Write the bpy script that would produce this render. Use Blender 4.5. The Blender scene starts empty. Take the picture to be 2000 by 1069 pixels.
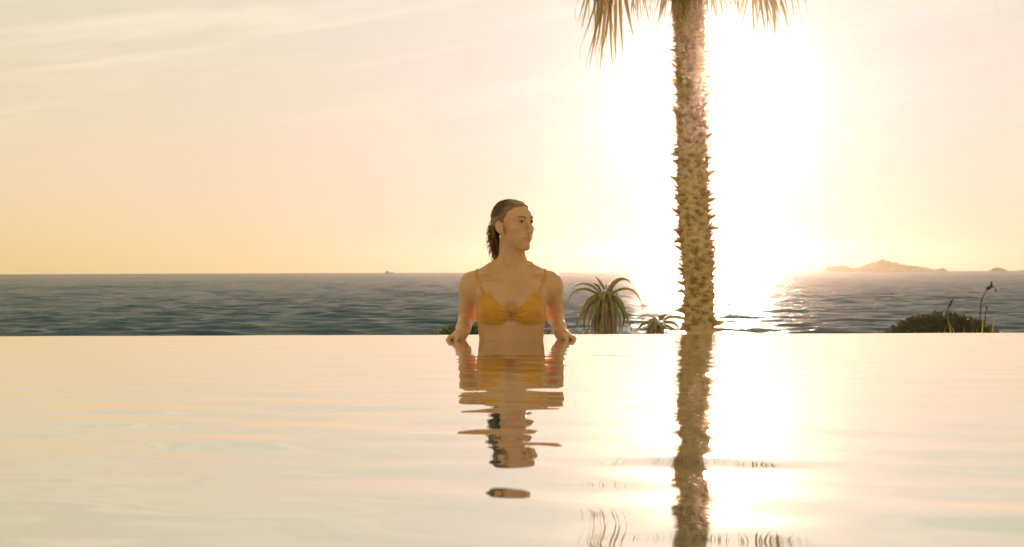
import bpy, math, random
import numpy as np
from mathutils import Vector, Matrix, Quaternion
from mathutils.bvhtree import BVHTree

random.seed(7)
RNG = np.random.default_rng(11)
SC = bpy.context.scene
COL = SC.collection
R = math.radians

# ------------------------------------------------------------------ camera
CAM_H = 0.305         # metres above the pool water
FPX = 3333.0          # focal length in photo pixels (60 mm on 36 mm, 2000 px)
HY = 524.2            # photo row of the true horizon
cam = bpy.data.cameras.new('camera')
cam_o = bpy.data.objects.new('camera', cam)
COL.objects.link(cam_o)
cam.lens = 60.0
cam.sensor_width = 36.0
cam.clip_start = 0.05
cam.clip_end = 20000
cam_o.location = (0, 0, CAM_H)
PITCH = -math.atan((534.5 - HY) / FPX)
ROLL = R(0.2)
cam_o.rotation_euler = (Matrix.Rotation(R(90) + PITCH, 3, 'X') @ Matrix.Rotation(-ROLL, 3, 'Z')).to_euler()
cam.dof.use_dof = True
cam.dof.focus_distance = 7.4
cam.dof.aperture_fstop = 9.0
SC.camera = cam_o

# ------------------------------------------------------------------ sky and sun
SUN_AZ, SUN_EL = R(6.67), R(6.26)
world = bpy.data.worlds.new('World')
SC.world = world
world.use_nodes = True
wn = world.node_tree
bg = wn.nodes['Background']


def wnode(t, **kw):
    n = wn.nodes.new(t)
    for k, v in kw.items():
        setattr(n, k, v)
    return n


def wmath(op, a, b=None, c=None):
    n = wnode('ShaderNodeMath', operation=op)
    for i, v in enumerate((a, b, c)):
        if v is None:
            continue
        if isinstance(v, (int, float)):
            n.inputs[i].default_value = v
        else:
            wn.links.new(v, n.inputs[i])
    return n.outputs[0]


sky = wnode('ShaderNodeTexSky', sky_type='NISHITA', sun_disc=False)
sky.sun_elevation = SUN_EL
sky.sun_rotation = SUN_AZ
sky.air_density = 1.0
sky.dust_density = 2.0
sky.ozone_density = 1.0
pre = wnode('ShaderNodeVectorMath', operation='SCALE')
pre.inputs['Scale'].default_value = 0.1
wn.links.new(sky.outputs[0], pre.inputs[0])
# thin high veil: evens the sky out, channel by channel
srgb = wnode('ShaderNodeSeparateColor')
wn.links.new(pre.outputs[0], srgb.inputs[0])
crgb = wnode('ShaderNodeCombineColor')
for ch, (g_, k_) in enumerate(((0.11, 5.35), (0.11, 4.72), (0.32, 4.0))):
    wn.links.new(wmath('MULTIPLY', wmath('POWER', srgb.outputs[ch], g_), k_), crgb.inputs[ch])
# the air reddens towards the horizon, the same all round
sepz = wnode('ShaderNodeSeparateXYZ')
tcz = wnode('ShaderNodeTexCoord')
wn.links.new(tcz.outputs['Generated'], sepz.inputs[0])
low = wnode('ShaderNodeMapRange', interpolation_type='SMOOTHSTEP')
low.inputs[1].default_value = -0.01
low.inputs[2].default_value = 0.30
wn.links.new(sepz.outputs[2], low.inputs[0])
tint = wnode('ShaderNodeMix', data_type='RGBA')
wn.links.new(low.outputs[0], tint.inputs['Factor'])
tint.inputs['A'].default_value = (1.0, 0.90, 0.95, 1)
tint.inputs['B'].default_value = (0.89, 1.0, 1.06, 1)
scl = wnode('ShaderNodeVectorMath', operation='MULTIPLY')
wn.links.new(crgb.outputs[0], scl.inputs[0])
wn.links.new(tint.outputs['Result'], scl.inputs[1])
# cirrus wisps, streaked along the wind
tc = wnode('ShaderNodeTexCoord')
sep = wnode('ShaderNodeSeparateXYZ')
wn.links.new(tc.outputs['Generated'], sep.inputs[0])
az = wmath('ARCTAN2', sep.outputs[0], sep.outputs[1])
el = wmath('ARCSINE', sep.outputs[2])
tilt = 0.155
u = wmath('MULTIPLY_ADD', el, tilt, az)
v = wmath('MULTIPLY_ADD', az, -tilt, el)
comb = wnode('ShaderNodeCombineXYZ')
wn.links.new(wmath('MULTIPLY', u, 5.0), comb.inputs[0])
wn.links.new(wmath('MULTIPLY', v, 62.0), comb.inputs[1])
comb.inputs[2].default_value = 3.7
nz = wnode('ShaderNodeTexNoise')
nz.inputs['Scale'].default_value = 1.0
nz.inputs['Detail'].default_value = 6.0
nz.inputs['Roughness'].default_value = 0.55
nz.inputs['Distortion'].default_value = 0.5
wn.links.new(comb.outputs[0], nz.inputs['Vector'])
mr = wnode('ShaderNodeMapRange')
mr.inputs[1].default_value = 0.46
mr.inputs[2].default_value = 0.72
wn.links.new(nz.outputs[0], mr.inputs[0])
high = wnode('ShaderNodeMapRange')
high.inputs[1].default_value = 0.055
high.inputs[2].default_value = 0.12
wn.links.new(el, high.inputs[0])
mask = wmath('MULTIPLY', wmath('MULTIPLY', mr.outputs[0], high.outputs[0]), 0.75)
cl = wnode('ShaderNodeVectorMath', operation='MULTIPLY_ADD')
wn.links.new(scl.outputs[0], cl.inputs[0])
cl.inputs[1].default_value = (0.95, 0.9, 0.85)
cl.inputs[2].default_value = (1.5, 1.4, 1.25)
mx = wnode('ShaderNodeMix', data_type='RGBA')
wn.links.new(mask, mx.inputs['Factor'])
wn.links.new(scl.outputs[0], mx.inputs['A'])
wn.links.new(cl.outputs[0], mx.inputs['B'])
wn.links.new(mx.outputs['Result'], bg.inputs['Color'])
bg.inputs['Strength'].default_value = 0.1

sun = bpy.data.lights.new('sun', 'SUN')
sun.energy = 3.0
sun.angle = R(0.53)
sun.color = (1.0, 0.82, 0.58)
sun_o = bpy.data.objects.new('sun', sun)
COL.objects.link(sun_o)
SUN_DIR = Vector((math.sin(SUN_AZ) * math.cos(SUN_EL), math.cos(SUN_AZ) * math.cos(SUN_EL), math.sin(SUN_EL)))
sun_o.rotation_euler = SUN_DIR.to_track_quat('Z', 'Y').to_euler()
sun_o.location = (6, 40, 12)

SC.view_settings.view_transform = 'Standard'
SC.view_settings.look = 'None'
SC.view_settings.exposure = 0.65
SC.view_settings.gamma = 1.0
SC.view_settings.use_curve_mapping = False
SC.render.engine = 'CYCLES'
SC.cycles.use_denoising = True
SC.cycles.max_bounces = 8
SC.cycles.diffuse_bounces = 3
SC.cycles.glossy_bounces = 4
SC.cycles.transmission_bounces = 4
SC.cycles.volume_bounces = 1
SC.cycles.transparent_max_bounces = 8
SC.cycles.sample_clamp_indirect = 300.0
SC.cycles.caustics_reflective = True
SC.cycles.blur_glossy = 1.0
SC.cycles.caustics_refractive = False


# ------------------------------------------------------------------ helpers
def at(px, py, d):
    """World point seen at a photo pixel, at distance d along the view."""
    y = py + math.tan(ROLL) * (px - 1000)
    return Vector(((px - 1000) / FPX * d, d, CAM_H - (y - HY) / FPX * d))


def mesh_np(name, V, quads=None, tris=None, smooth=True):
    me = bpy.data.meshes.new(name)
    V = np.asarray(V, dtype=np.float32).reshape(-1, 3)
    loops, starts, n = [], [], 0
    if quads is not None and len(quads):
        q = np.asarray(quads, dtype=np.int32).reshape(-1, 4)
        loops.append(q.ravel())
        starts.append(np.arange(len(q)) * 4)
        n += 4 * len(q)
    if tris is not None and len(tris):
        t = np.asarray(tris, dtype=np.int32).reshape(-1, 3)
        loops.append(t.ravel())
        starts.append(n + np.arange(len(t)) * 3)
    L = np.concatenate(loops).astype(np.int32)
    S = np.concatenate(starts).astype(np.int32)
    me.vertices.add(len(V))
    me.vertices.foreach_set('co', V.ravel())
    me.loops.add(len(L))
    me.loops.foreach_set('vertex_index', L)
    me.polygons.add(len(S))
    me.polygons.foreach_set('loop_start', S)
    me.update(calc_edges=True)
    me.validate()
    me.polygons.foreach_set('use_smooth', np.full(len(me.polygons), smooth, dtype=bool))
    return me


class MB:
    """Collects vertices and faces of ONE mesh."""

    def __init__(self):
        self.v, self.q, self.t = [], [], []

    def grid(self, P, close_u=False, close_v=False):
        P = np.asarray(P, dtype=float)
        nu, nv = P.shape[:2]
        o = len(self.v)
        self.v.extend(map(tuple, P.reshape(-1, 3)))
        for i in range(nu if close_u else nu - 1):
            for j in range(nv if close_v else nv - 1):
                a = o + i * nv + j
                b = o + ((i + 1) % nu) * nv + j
                c = o + ((i + 1) % nu) * nv + (j + 1) % nv
                d = o + i * nv + (j + 1) % nv
                self.q.append((a, b, c, d))
        return o

    def tube(self, pts, rad, n=6, cap=True):
        pts = [Vector(p) for p in pts]
        if not hasattr(rad, '__len__'):
            rad = [rad] * len(pts)
        rings = []
        up = Vector((0.31, 0.17, 0.93))
        prev = None
        for i, p in enumerate(pts):
            t = (pts[min(i + 1, len(pts) - 1)] - pts[max(i - 1, 0)])
            t = t.normalized() if t.length > 1e-9 else Vector((0, 0, 1))
            if prev is None:
                a = t.cross(up).normalized()
            else:
                a = (prev - t * prev.dot(t)).normalized()
            prev = a
            b = t.cross(a)
            rings.append([p + (a * math.cos(2 * math.pi * k / n) + b * math.sin(2 * math.pi * k / n)) * rad[i] for k in range(n)])
        o = self.grid(rings, close_v=True)
        if cap:
            for e, ring in ((0, 0), (1, len(pts) - 1)):
                c = len(self.v)
                self.v.append(tuple(pts[ring]))
                for k in range(n):
                    a, b = o + ring * n + k, o + ring * n + (k + 1) % n
                    self.t.append((c, b, a) if e else (c, a, b))

    def build(self, name, mat, parent=None, smooth=True):
        me = mesh_np(name, self.v, self.q, self.t, smooth)
        return put(name, me, mat, parent)


def put(name, me, mat, parent=None):
    o = bpy.data.objects.new(name, me)
    if mat and not me.materials:
        me.materials.append(mat)
    COL.objects.link(o)
    o.parent = parent
    return o


def empty(name, loc=(0, 0, 0)):
    o = bpy.data.objects.new(name, None)
    o.empty_display_size = 0.1
    o.location = loc
    COL.objects.link(o)
    return o


def tag(o, label=None, cat=None, group=None, kind=None):
    for k, v in (('label', label), ('category', cat), ('group', group), ('kind', kind)):
        if v:
            o[k] = v
    return o


def mat(name, base, rough=0.6, noise=None, **kw):
    """Principled material; noise = (scale, second colour, detail) mixes two real colours."""
    m = bpy.data.materials.new(name)
    m.use_nodes = True
    nt = m.node_tree
    p = nt.nodes['Principled BSDF']
    p.inputs['Base Color'].default_value = (*base, 1)
    p.inputs['Roughness'].default_value = rough
    for k, v in kw.items():
        p.inputs[k.replace('_', ' ')].default_value = v
    if noise:
        t = nt.nodes.new('ShaderNodeTexCoord')
        n = nt.nodes.new('ShaderNodeTexNoise')
        n.inputs['Scale'].default_value = noise[0]
        n.inputs['Detail'].default_value = noise[2] if len(noise) > 2 else 4
        nt.links.new(t.outputs['Object'], n.inputs['Vector'])
        r = nt.nodes.new('ShaderNodeMapRange')
        r.inputs[1].default_value = 0.32
        r.inputs[2].default_value = 0.68
        nt.links.new(n.outputs[0], r.inputs[0])
        x = nt.nodes.new('ShaderNodeMix')
        x.data_type = 'RGBA'
        nt.links.new(r.outputs[0], x.inputs['Factor'])
        x.inputs['A'].default_value = (*base, 1)
        x.inputs['B'].default_value = (*noise[1], 1)
        nt.links.new(x.outputs['Result'], p.inputs['Base Color'])
    return m


def add_bump(m, scale, dist, detail=4, vec=(1, 1, 1), strength=1.0, coord='Object'):
    nt = m.node_tree
    p = nt.nodes['Principled BSDF']
    t = nt.nodes.new('ShaderNodeTexCoord')
    mp = nt.nodes.new('ShaderNodeMapping')
    mp.inputs['Scale'].default_value = vec
    n = nt.nodes.new('ShaderNodeTexNoise')
    n.inputs['Scale'].default_value = scale
    n.inputs['Detail'].default_value = detail
    b = nt.nodes.new('ShaderNodeBump')
    b.inputs['Distance'].default_value = dist
    b.inputs['Strength'].default_value = strength
    nt.links.new(t.outputs[coord], mp.inputs[0])
    nt.links.new(mp.outputs[0], n.inputs['Vector'])
    nt.links.new(n.outputs[0], b.inputs['Height'])
    old = p.inputs['Normal'].links[0].from_socket if p.inputs['Normal'].links else None
    if old:
        nt.links.new(old, b.inputs['Normal'])
    nt.links.new(b.outputs[0], p.inputs['Normal'])
    return m


def leafy(name, base, second, trans, scale=30, rough=0.55):
    """Leaf material: a principled face with light passing through from behind."""
    m = mat(name, base, rough, noise=(scale, second, 3))
    nt = m.node_tree
    p = nt.nodes['Principled BSDF']
    out = nt.nodes['Material Output']
    tr = nt.nodes.new('ShaderNodeBsdfTranslucent')
    mixc = [n for n in nt.nodes if n.type == 'MIX'][0]
    nt.links.new(mixc.outputs['Result'], tr.inputs['Color'])
    mixs = nt.nodes.new('ShaderNodeMixShader')
    mixs.inputs[0].default_value = trans
    nt.links.new(p.outputs[0], mixs.inputs[1])
    nt.links.new(tr.outputs[0], mixs.inputs[2])
    nt.links.new(mixs.outputs[0], out.inputs['Surface'])
    return m


def bez(p0, p1, p2, p3, n):
    t = np.linspace(0, 1, n)[:, None]
    p0, p1, p2, p3 = (np.array(p, float) for p in (p0, p1, p2, p3))
    return (1 - t) ** 3 * p0 + 3 * (1 - t) ** 2 * t * p1 + 3 * (1 - t) * t ** 2 * p2 + t ** 3 * p3


# ------------------------------------------------------------------ materials
EDGE_Y = 7.85
M = {}
M['pool'] = mat('pool_water', (0.11, 0.18, 0.20), 0.3)
nt = M['pool'].node_tree
gl = nt.nodes.new('ShaderNodeBsdfGlossy')
gl.inputs['Color'].default_value = (1.0, 0.985, 0.915, 1)
gl.inputs['Roughness'].default_value = 0.0
fr = nt.nodes.new('ShaderNodeFresnel')
fr.inputs['IOR'].default_value = 1.33
fm = nt.nodes.new('ShaderNodeMapRange')
fm.inputs[3].default_value = 0.64
nt.links.new(fr.outputs[0], fm.inputs[0])
ms = nt.nodes.new('ShaderNodeMixShader')
nt.links.new(fm.outputs[0], ms.inputs[0])
nt.nodes['Principled BSDF'].inputs['Specular IOR Level'].default_value = 0.0
nt.links.new(nt.nodes['Principled BSDF'].outputs[0], ms.inputs[1])
nt.links.new(gl.outputs[0], ms.inputs[2])
nt.links.new(ms.outputs[0], nt.nodes['Material Output'].inputs['Surface'])
M['sea'] = mat('sea_water', (0.035, 0.078, 0.105), 0.13)
M['sea'].node_tree.nodes['Principled BSDF'].inputs['IOR'].default_value = 1.017
add_bump(M['sea'], 1.0, 0.13, 5, (1.7, 2.6, 1))
add_bump(M['sea'], 1.0, 0.04, 3, (4.5, 9, 1))
M['ground'] = add_bump(mat('dune_ground', (0.52, 0.43, 0.29), 0.9, (1.6, (0.40, 0.33, 0.21), 6)), 9, 0.05)
M['stone'] = add_bump(mat('pool_stone', (0.58, 0.53, 0.45), 0.6, (5, (0.48, 0.43, 0.36), 5)), 40, 0.003)
M['island'] = mat('island_rock', (0.42, 0.33, 0.23), 0.9, (0.3, (0.34, 0.28, 0.18), 5))

# ------------------------------------------------------------------ pool
def axis(lo, d0, d1, hi, step, grow=1.12, first=None):
    mid = list(np.arange(d0, d1 + step * 0.5, step))
    a, s = [], step
    x = mid[-1]
    while x < hi:
        s *= grow
        x = min(x + s, hi)
        a.append(x)
    b, s, x = [], step, mid[0]
    while x > lo:
        s *= grow
        x = max(x - s, lo)
        b.append(x)
    return np.array(b[::-1] + mid + a)


def waves(X, Y, comps):
    Z = np.zeros_like(X)
    for lam, slope, ang, ph in comps:
        k = 2 * math.pi / lam
        Z += slope / k * np.sin(k * (X * math.sin(ang) + Y * math.cos(ang)) + ph)
    return Z


xs = axis(-14, -2.9, 2.9, 14, 0.019)
ys = axis(-6, 1.0, EDGE_Y - 0.01, EDGE_Y - 0.005, 0.0125)
X, Y = np.meshgrid(xs, ys, indexing='ij')
comps, fine = [], []
for i in range(16):
    comps.append((RNG.uniform(0.22, 0.75), RNG.uniform(0.0018, 0.0042), RNG.normal(0, 0.5), RNG.uniform(0, 6.28)))
for i in range(26):
    fine.append((RNG.uniform(0.07, 0.2), RNG.uniform(0.0011, 0.0028), RNG.normal(0, 0.8), RNG.uniform(0, 6.28)))
patch = waves(X, Y, [(2.3, 1.0, 0.6, 1.0), (3.1, 1.0, -0.9, 2.2)])
amp = np.clip(0.55 + 0.45 * patch / (patch.std() * 2), 0.15, 1.3)
Z = amp * (waves(X, Y, comps) * np.interp(Y, [1.5, 3.0, 5.0, 7.8], [5.6, 2.7, 1.15, 0.75]) + waves(X, Y, fine) * np.interp(Y, [1.5, 5.0, 7.8], [1.5, 1.1, 0.9]))
# the water rolls over the weir and runs down its outer face
lipY = [0.012, 0.022, 0.028, 0.030]
lipZ = [-0.004, -0.016, -0.04, -0.75]
Zl = np.stack([Z[:, -1] * 0.4 + z for z in lipZ], 1)
X2 = np.concatenate([X, np.repeat(X[:, -1:], 4, 1)], 1)
Y2 = np.concatenate([Y, np.stack([np.full(len(xs), EDGE_Y + a) for a in lipY], 1)], 1)
Z2 = np.concatenate([Z, Zl], 1)
nx, ny = X2.shape
idx = np.arange(nx * ny).reshape(nx, ny)
Q = np.stack([idx[:-1, :-1], idx[1:, :-1], idx[1:, 1:], idx[:-1, 1:]], -1).reshape(-1, 4)
pool = put('pool_water', mesh_np('pool_water', np.stack([X2, Y2, Z2], -1), Q), M['pool'])
tag(pool, kind='structure')


def box(mb, x0, x1, y0, y1, z0, z1):
    o = len(mb.v)
    mb.v += [(x0, y0, z0), (x1, y0, z0), (x1, y1, z0), (x0, y1, z0), (x0, y0, z1), (x1, y0, z1), (x1, y1, z1), (x0, y1, z1)]
    mb.q += [tuple(o + i for i in f) for f in ((0, 3, 2, 1), (4, 5, 6, 7), (0, 1, 5, 4), (1, 2, 6, 5), (2, 3, 7, 6), (3, 0, 4, 7))]


mb = MB()
box(mb, -14.3, 14.3, EDGE_Y - 0.26, EDGE_Y + 0.004, -1.9, -0.03)
tag(mb.build('pool_weir', M['stone'], smooth=False), kind='structure')
mb = MB()
box(mb, -14.3, 14.3, -6.3, EDGE_Y - 0.262, -1.6, -1.35)
tag(mb.build('pool_floor', M['stone'], smooth=False), kind='structure')
mb = MB()
box(mb, -20, -14.002, -12, EDGE_Y + 0.3, -1.9, 0.12)
box(mb, 14.002, 20, -12, EDGE_Y + 0.3, -1.9, 0.12)
box(mb, -14.0, 14.0, -12, -6.002, -1.9, 0.12)
tag(mb.build('pool_deck', M['stone'], smooth=False), kind='structure')

# ------------------------------------------------------------------ ground beyond the pool
def ground_z(x, y):
    base = np.interp(y, [-60, 7.8, 12, 22, 31, 45, 75], [-0.95, -0.95, -0.80, -0.85, -1.35, -2.2, -4.5])
    return base + 0.05 * np.sin(x * 0.9 + y * 0.4) * np.cos(y * 0.7 - x * 0.3) + 0.03 * np.sin(x * 2.7) * np.sin(y * 2.1)


gx = axis(-400, -12, 12, 400, 0.4, 1.15)
gy = axis(-60, 7, 30, 75, 0.4, 1.15)
X, Y = np.meshgrid(gx, gy, indexing='ij')
nx, ny = X.shape
idx = np.arange(nx * ny).reshape(nx, ny)
Q = np.stack([idx[:-1, :-1], idx[1:, :-1], idx[1:, 1:], idx[:-1, 1:]], -1).reshape(-1, 4)
tag(put('ground', mesh_np('ground', np.stack([X, Y, ground_z(X, Y)], -1), Q), M['ground']), kind='structure')

# ------------------------------------------------------------------ sea
SEA_Z = CAM_H - 1.6
FAR = 640.0
yrow = np.concatenate([np.exp(np.linspace(math.log(30), math.log(400), 600)), np.exp(np.linspace(math.log(406), math.log(FAR), 60))])
tcol = np.concatenate([-np.exp(np.linspace(math.log(2.0), math.log(0.42), 26))[:-1], np.linspace(-0.42, 0.42, 381), np.exp(np.linspace(math.log(0.42), math.log(2.0), 26))[1:]])
Yg, Tg = np.meshgrid(yrow, tcol, indexing='ij')
Xg = Tg * (Yg * 0.82 + 30)
dy = np.gradient(yrow)[:, None]
Zg = np.zeros_like(Xg)
for i in range(60):
    lam = math.exp(RNG.uniform(math.log(0.6), math.log(3.6)))
    ang = RNG.normal(0.25, 0.55)
    k = 2 * math.pi / lam
    slope = 0.020 * RNG.uniform(0.6, 1.3)
    ph = RNG.uniform(0, 6.28)
    a = slope / k * np.exp(-(1.1 * dy / lam * 2) ** 2)
    s = np.sin(k * (Xg * math.sin(ang) + Yg * math.cos(ang)) + ph)
    Zg += a * (s + 0.25 * np.sin(2 * (k * (Xg * math.sin(ang) + Yg * math.cos(ang)) + ph) + 0.3))
edge_keep = np.exp(-np.clip(np.abs(Tg) - 0.42, 0, None) * 3)
nx, ny = Xg.shape
idx = np.arange(nx * ny).reshape(nx, ny)
Q = np.stack([idx[:-1, :-1], idx[:-1, 1:], idx[1:, 1:], idx[1:, :-1]], -1).reshape(-1, 4)
sea = put('sea', mesh_np('sea', np.stack([Xg, Yg, SEA_Z + Zg * edge_keep], -1), Q), M['sea'])
tag(sea, kind='structure')

# ------------------------------------------------------------------ islands on the horizon
ID = 590.0
PXM = ID / FPX


def island(name, prof, label, seed, depth=18):
    rr = np.random.default_rng(seed)
    px = np.array([p[0] for p in prof], float) / 3.333 + 1400
    hh = np.array([p[1] for p in prof], float) / 3.333 * PXM
    n, m = max(24, int(len(prof) * 7)), 15
    xx = np.linspace(px[0], px[-1], n)
    h = np.interp(xx, px, hh)
    P = np.zeros((n, m, 3))
    for j in range(m):
        t = j / (m - 1) * 2 - 1
        f = (1 - abs(t) ** 1.6)
        hj = h * f * (1 + 0.10 * rr.normal(size=n) * (abs(t) > 0.08))
        P[:, j, 0] = (xx - 1000) / FPX * ID
        P[:, j, 1] = ID + t * depth
        P[:, j, 2] = SEA_Z - 0.15 + hj
    mb = MB()
    mb.grid(P)
    return tag(mb.build(name, M['island'], smooth=False), kind='structure')


island('island', [(650, 0), (690, 15), (730, 40), (790, 38), (830, 48), (855, 30), (900, 25), (940, 35), (1000, 55), (1040, 65), (1068, 72), (1080, 88), (1094, 72), (1150, 60), (1210, 45), (1260, 40), (1320, 35), (1370, 22), (1400, 0)], '', 1)
island('island', [(1405, 0), (1440, 18), (1465, 23), (1485, 12), (1498, 0)], '', 2, 8)
island('island', [(1765, 0), (1800, 18), (1830, 28), (1858, 20), (1875, 0)], '', 3, 8)
island('island', [(1950, 0), (1972, 10), (1990, 9), (2020, 14), (2050, 0)], '', 4, 8)

# ------------------------------------------------------------------ haze
HAZE_DENSITY = 0.00017
mb = MB()
box(mb, -1300, 1300, -70, FAR + 30, -6, 7.6)
hm = bpy.data.materials.new('sea_haze')
hm.use_nodes = True
nt = hm.node_tree
nt.nodes.remove(nt.nodes['Principled BSDF'])
pv = nt.nodes.new('ShaderNodeVolumePrincipled')
pv.inputs['Color'].default_value = (1.0, 0.73, 0.66, 1)
pv.inputs['Density'].default_value = HAZE_DENSITY
pv.inputs['Anisotropy'].default_value = 0.974
nt.links.new(pv.outputs[0], nt.nodes['Material Output'].inputs['Volume'])
tag(mb.build('haze', hm, smooth=False), 'pale golden sea haze filling the air over the water', 'haze', kind='stuff')

# ------------------------------------------------------------------ palm tree
M['bark'] = add_bump(mat('palm_bark', (0.68, 0.45, 0.22), 0.9, (22, (0.58, 0.375, 0.18), 5)), 45, 0.005, 5, (1, 1, 2.2))
M['stub'] = leafy('palm_leaf_base', (0.66, 0.43, 0.20), (0.57, 0.355, 0.165), 0.35, 12, 0.8)
M['fibre'] = leafy('palm_fibre', (0.30, 0.17, 0.07), (0.2, 0.1, 0.04), 0.4, 20, 0.9)
M['frond'] = leafy('palm_frond', (0.32, 0.22, 0.075), (0.42, 0.28, 0.10), 0.45, 6)
M['frond_green'] = leafy('palm_frond_green', (0.10, 0.11, 0.03), (0.16, 0.15, 0.045), 0.4, 6)

PD = 19.6
palm_axis = [at(1369, 720, PD), at(1368, 655, PD), at(1362, 540, PD), at(1356, 400, PD), at(1351, 250, PD), at(1348, 100, PD), at(1346, -40, PD), at(1345, -160, PD)]
palm_axis[0].z = float(ground_z(palm_axis[0].x, PD)) - 0.1
PZ = np.array([p.z for p in palm_axis])
PX = np.array([p.x for p in palm_axis])
RZ = np.array([-1.1, -0.45, 0.2, 1.0, 3.0, 3.5, 4.4])
RR = np.array([0.215, 0.170, 0.168, 0.162, 0.160, 0.172, 0.185])


def trunk_x(z):
    return float(np.interp(z, PZ, PX))


palm = empty('palm_tree', (palm_axis[0].x, PD, palm_axis[0].z + 0.1))
tag(palm, 'tall fan palm with stubbly trunk and drooping fronds, standing against the sun', 'palm')
OFF = Vector(palm.location)
nz_, na_ = 300, 34
zz = np.linspace(palm_axis[0].z, PZ[-1], nz_)
P = np.zeros((nz_, na_, 3))
rr = np.random.default_rng(5)
for i, z in enumerate(zz):
    rad = np.interp(z, RZ, RR)
    for j in range(na_):
        a = 2 * math.pi * j / na_
        w = 0.008 * math.sin(z * 2.3 + 1.0 * math.cos(a)) + 0.006 * math.sin(z * 5.1 + a) + 0.010 * math.sin(z * 66 + 2.5 * math.sin(a * 2 + z * 3)) + 0.007 * math.sin(a * 7 + z * 9) + rr.normal(0, 0.0035)
        P[i, j] = (trunk_x(z) + (rad + w) * math.cos(a), PD + (rad + w) * math.sin(a), z)
mb = MB()
mb.grid(P - np.array(OFF), close_v=True)
trunk = mb.build('trunk', M['bark'], palm)


def stub_mesh(seed, curl):
    """Old split leaf base: a flat wedge standing off the trunk, tip curling."""
    rn = random.Random(seed)
    mb = MB()
    L = 1.0
    rows = []
    for i in range(6):
        t = i / 5
        w = (0.44 * (1 - t) ** 0.8 + 0.10) * (1 + rn.uniform(-0.12, 0.12))
        th = 0.24 * (1 - t) ** 0.7 + 0.06
        x = L * t
        z = curl * t ** 2 + rn.uniform(-0.02, 0.02)
        rows.append([(x, -w, z), (x, 0, z + th), (x, w, z), (x, 0, z - th * 0.8)])
    mb.grid(rows, close_v=True)
    o = len(mb.v)
    mb.v.append((L * 1.06, 0, curl * 1.1))
    b = o - 4
    mb.t += [(b, b + 1, o), (b + 1, b + 2, o), (b + 2, b + 3, o), (b + 3, b, o)]
    return mesh_np('leaf_base', mb.v, mb.q, mb.t, False)


stubs = []
for s in range(7):
    me = stub_mesh(s, [0.45, 0.3, 0.1, 0.55, -0.1, 0.25, 0.38][s])
    me.materials.append(M['stub'])
    stubs.append(me)
N_ST = 296
rn = random.Random(3)
for i in range(N_ST):
    z = -0.42 + 4.3 * (i + rn.uniform(-0.5, 0.5)) / N_ST
    a = i * 2.39996 + rn.uniform(-0.25, 0.25)
    rad = float(np.interp(z, RZ, RR)) - 0.022
    o = bpy.data.objects.new('leaf_base', rn.choice(stubs))
    COL.objects.link(o)
    o.parent = trunk
    L = 0.05 + 0.085 * rn.random() ** 1.6 * (1.0 if rn.random() > 0.12 else 1.4)
    o.location = Vector((trunk_x(z) + rad * math.cos(a), PD + rad * math.sin(a), z)) - OFF
    o.rotation_euler = (rn.uniform(-0.3, 0.3), rn.uniform(-0.35, 0.25), a + rn.uniform(-0.3, 0.3))
    o.scale = (L, L * rn.uniform(0.6, 1.0), L * rn.uniform(0.75, 1.2))
mb = MB()
for i in range(1000):        # smaller broken leaf bases between the large ones
    z = rn.uniform(-0.42, 3.95)
    a = rn.uniform(0, 6.283)
    rad = float(np.interp(z, RZ, RR)) - 0.012
    L = rn.uniform(0.035, 0.085)
    e = Matrix.Translation(Vector((trunk_x(z) + rad * math.cos(a), PD + rad * math.sin(a), z)) - OFF) @ Matrix.Rotation(a + rn.uniform(-0.4, 0.4), 4, 'Z') @ Matrix.Rotation(rn.uniform(-0.7, 0.5), 4, 'Y') @ Matrix.Diagonal((L, L * rn.uniform(0.5, 1.0), L * rn.uniform(0.6, 1.0), 1))
    me_ = rn.choice(stubs)
    o = len(mb.v)
    mb.v += [tuple(e @ v_.co) for v_ in me_.vertices]
    for p_ in me_.polygons:
        (mb.q if len(p_.vertices) == 4 else mb.t).append(tuple(o + k for k in p_.vertices))
tag(mb.build('broken_leaf_bases', M['stub'], palm, smooth=False), kind='stuff')
mb = MB()
for i in range(2600):
    z = rn.uniform(-0.4, 4.0)
    a = rn.uniform(0, 6.283)
    rad = float(np.interp(z, RZ, RR)) - 0.005
    c, s = math.cos(a), math.sin(a)
    p0 = Vector((trunk_x(z) + rad * c, PD + rad * s, z)) - OFF
    out = Vector((c, s, rn.uniform(-0.9, 0.7))).normalized()
    L = rn.uniform(0.02, 0.09)
    sd = Vector((-s, c, 0)) * rn.uniform(0.0016, 0.004)
    p1 = p0 + out * L * 0.6 + Vector((0, 0, rn.uniform(-0.01, 0.02)))
    p2 = p0 + out * L + Vector((rn.uniform(-0.01, 0.01), 0, rn.uniform(-0.02, 0.03)))
    o = len(mb.v)
    mb.v += [tuple(p0 - sd), tuple(p0 + sd), tuple(p1 + sd * 0.7), tuple(p1 - sd * 0.7), tuple(p2)]
    mb.q.append((o, o + 1, o + 2, o + 3))
    mb.t.append((o + 3, o + 2, o + 4))
tag(mb.build('trunk_fibre', M['fibre'], palm), kind='stuff')


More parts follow.
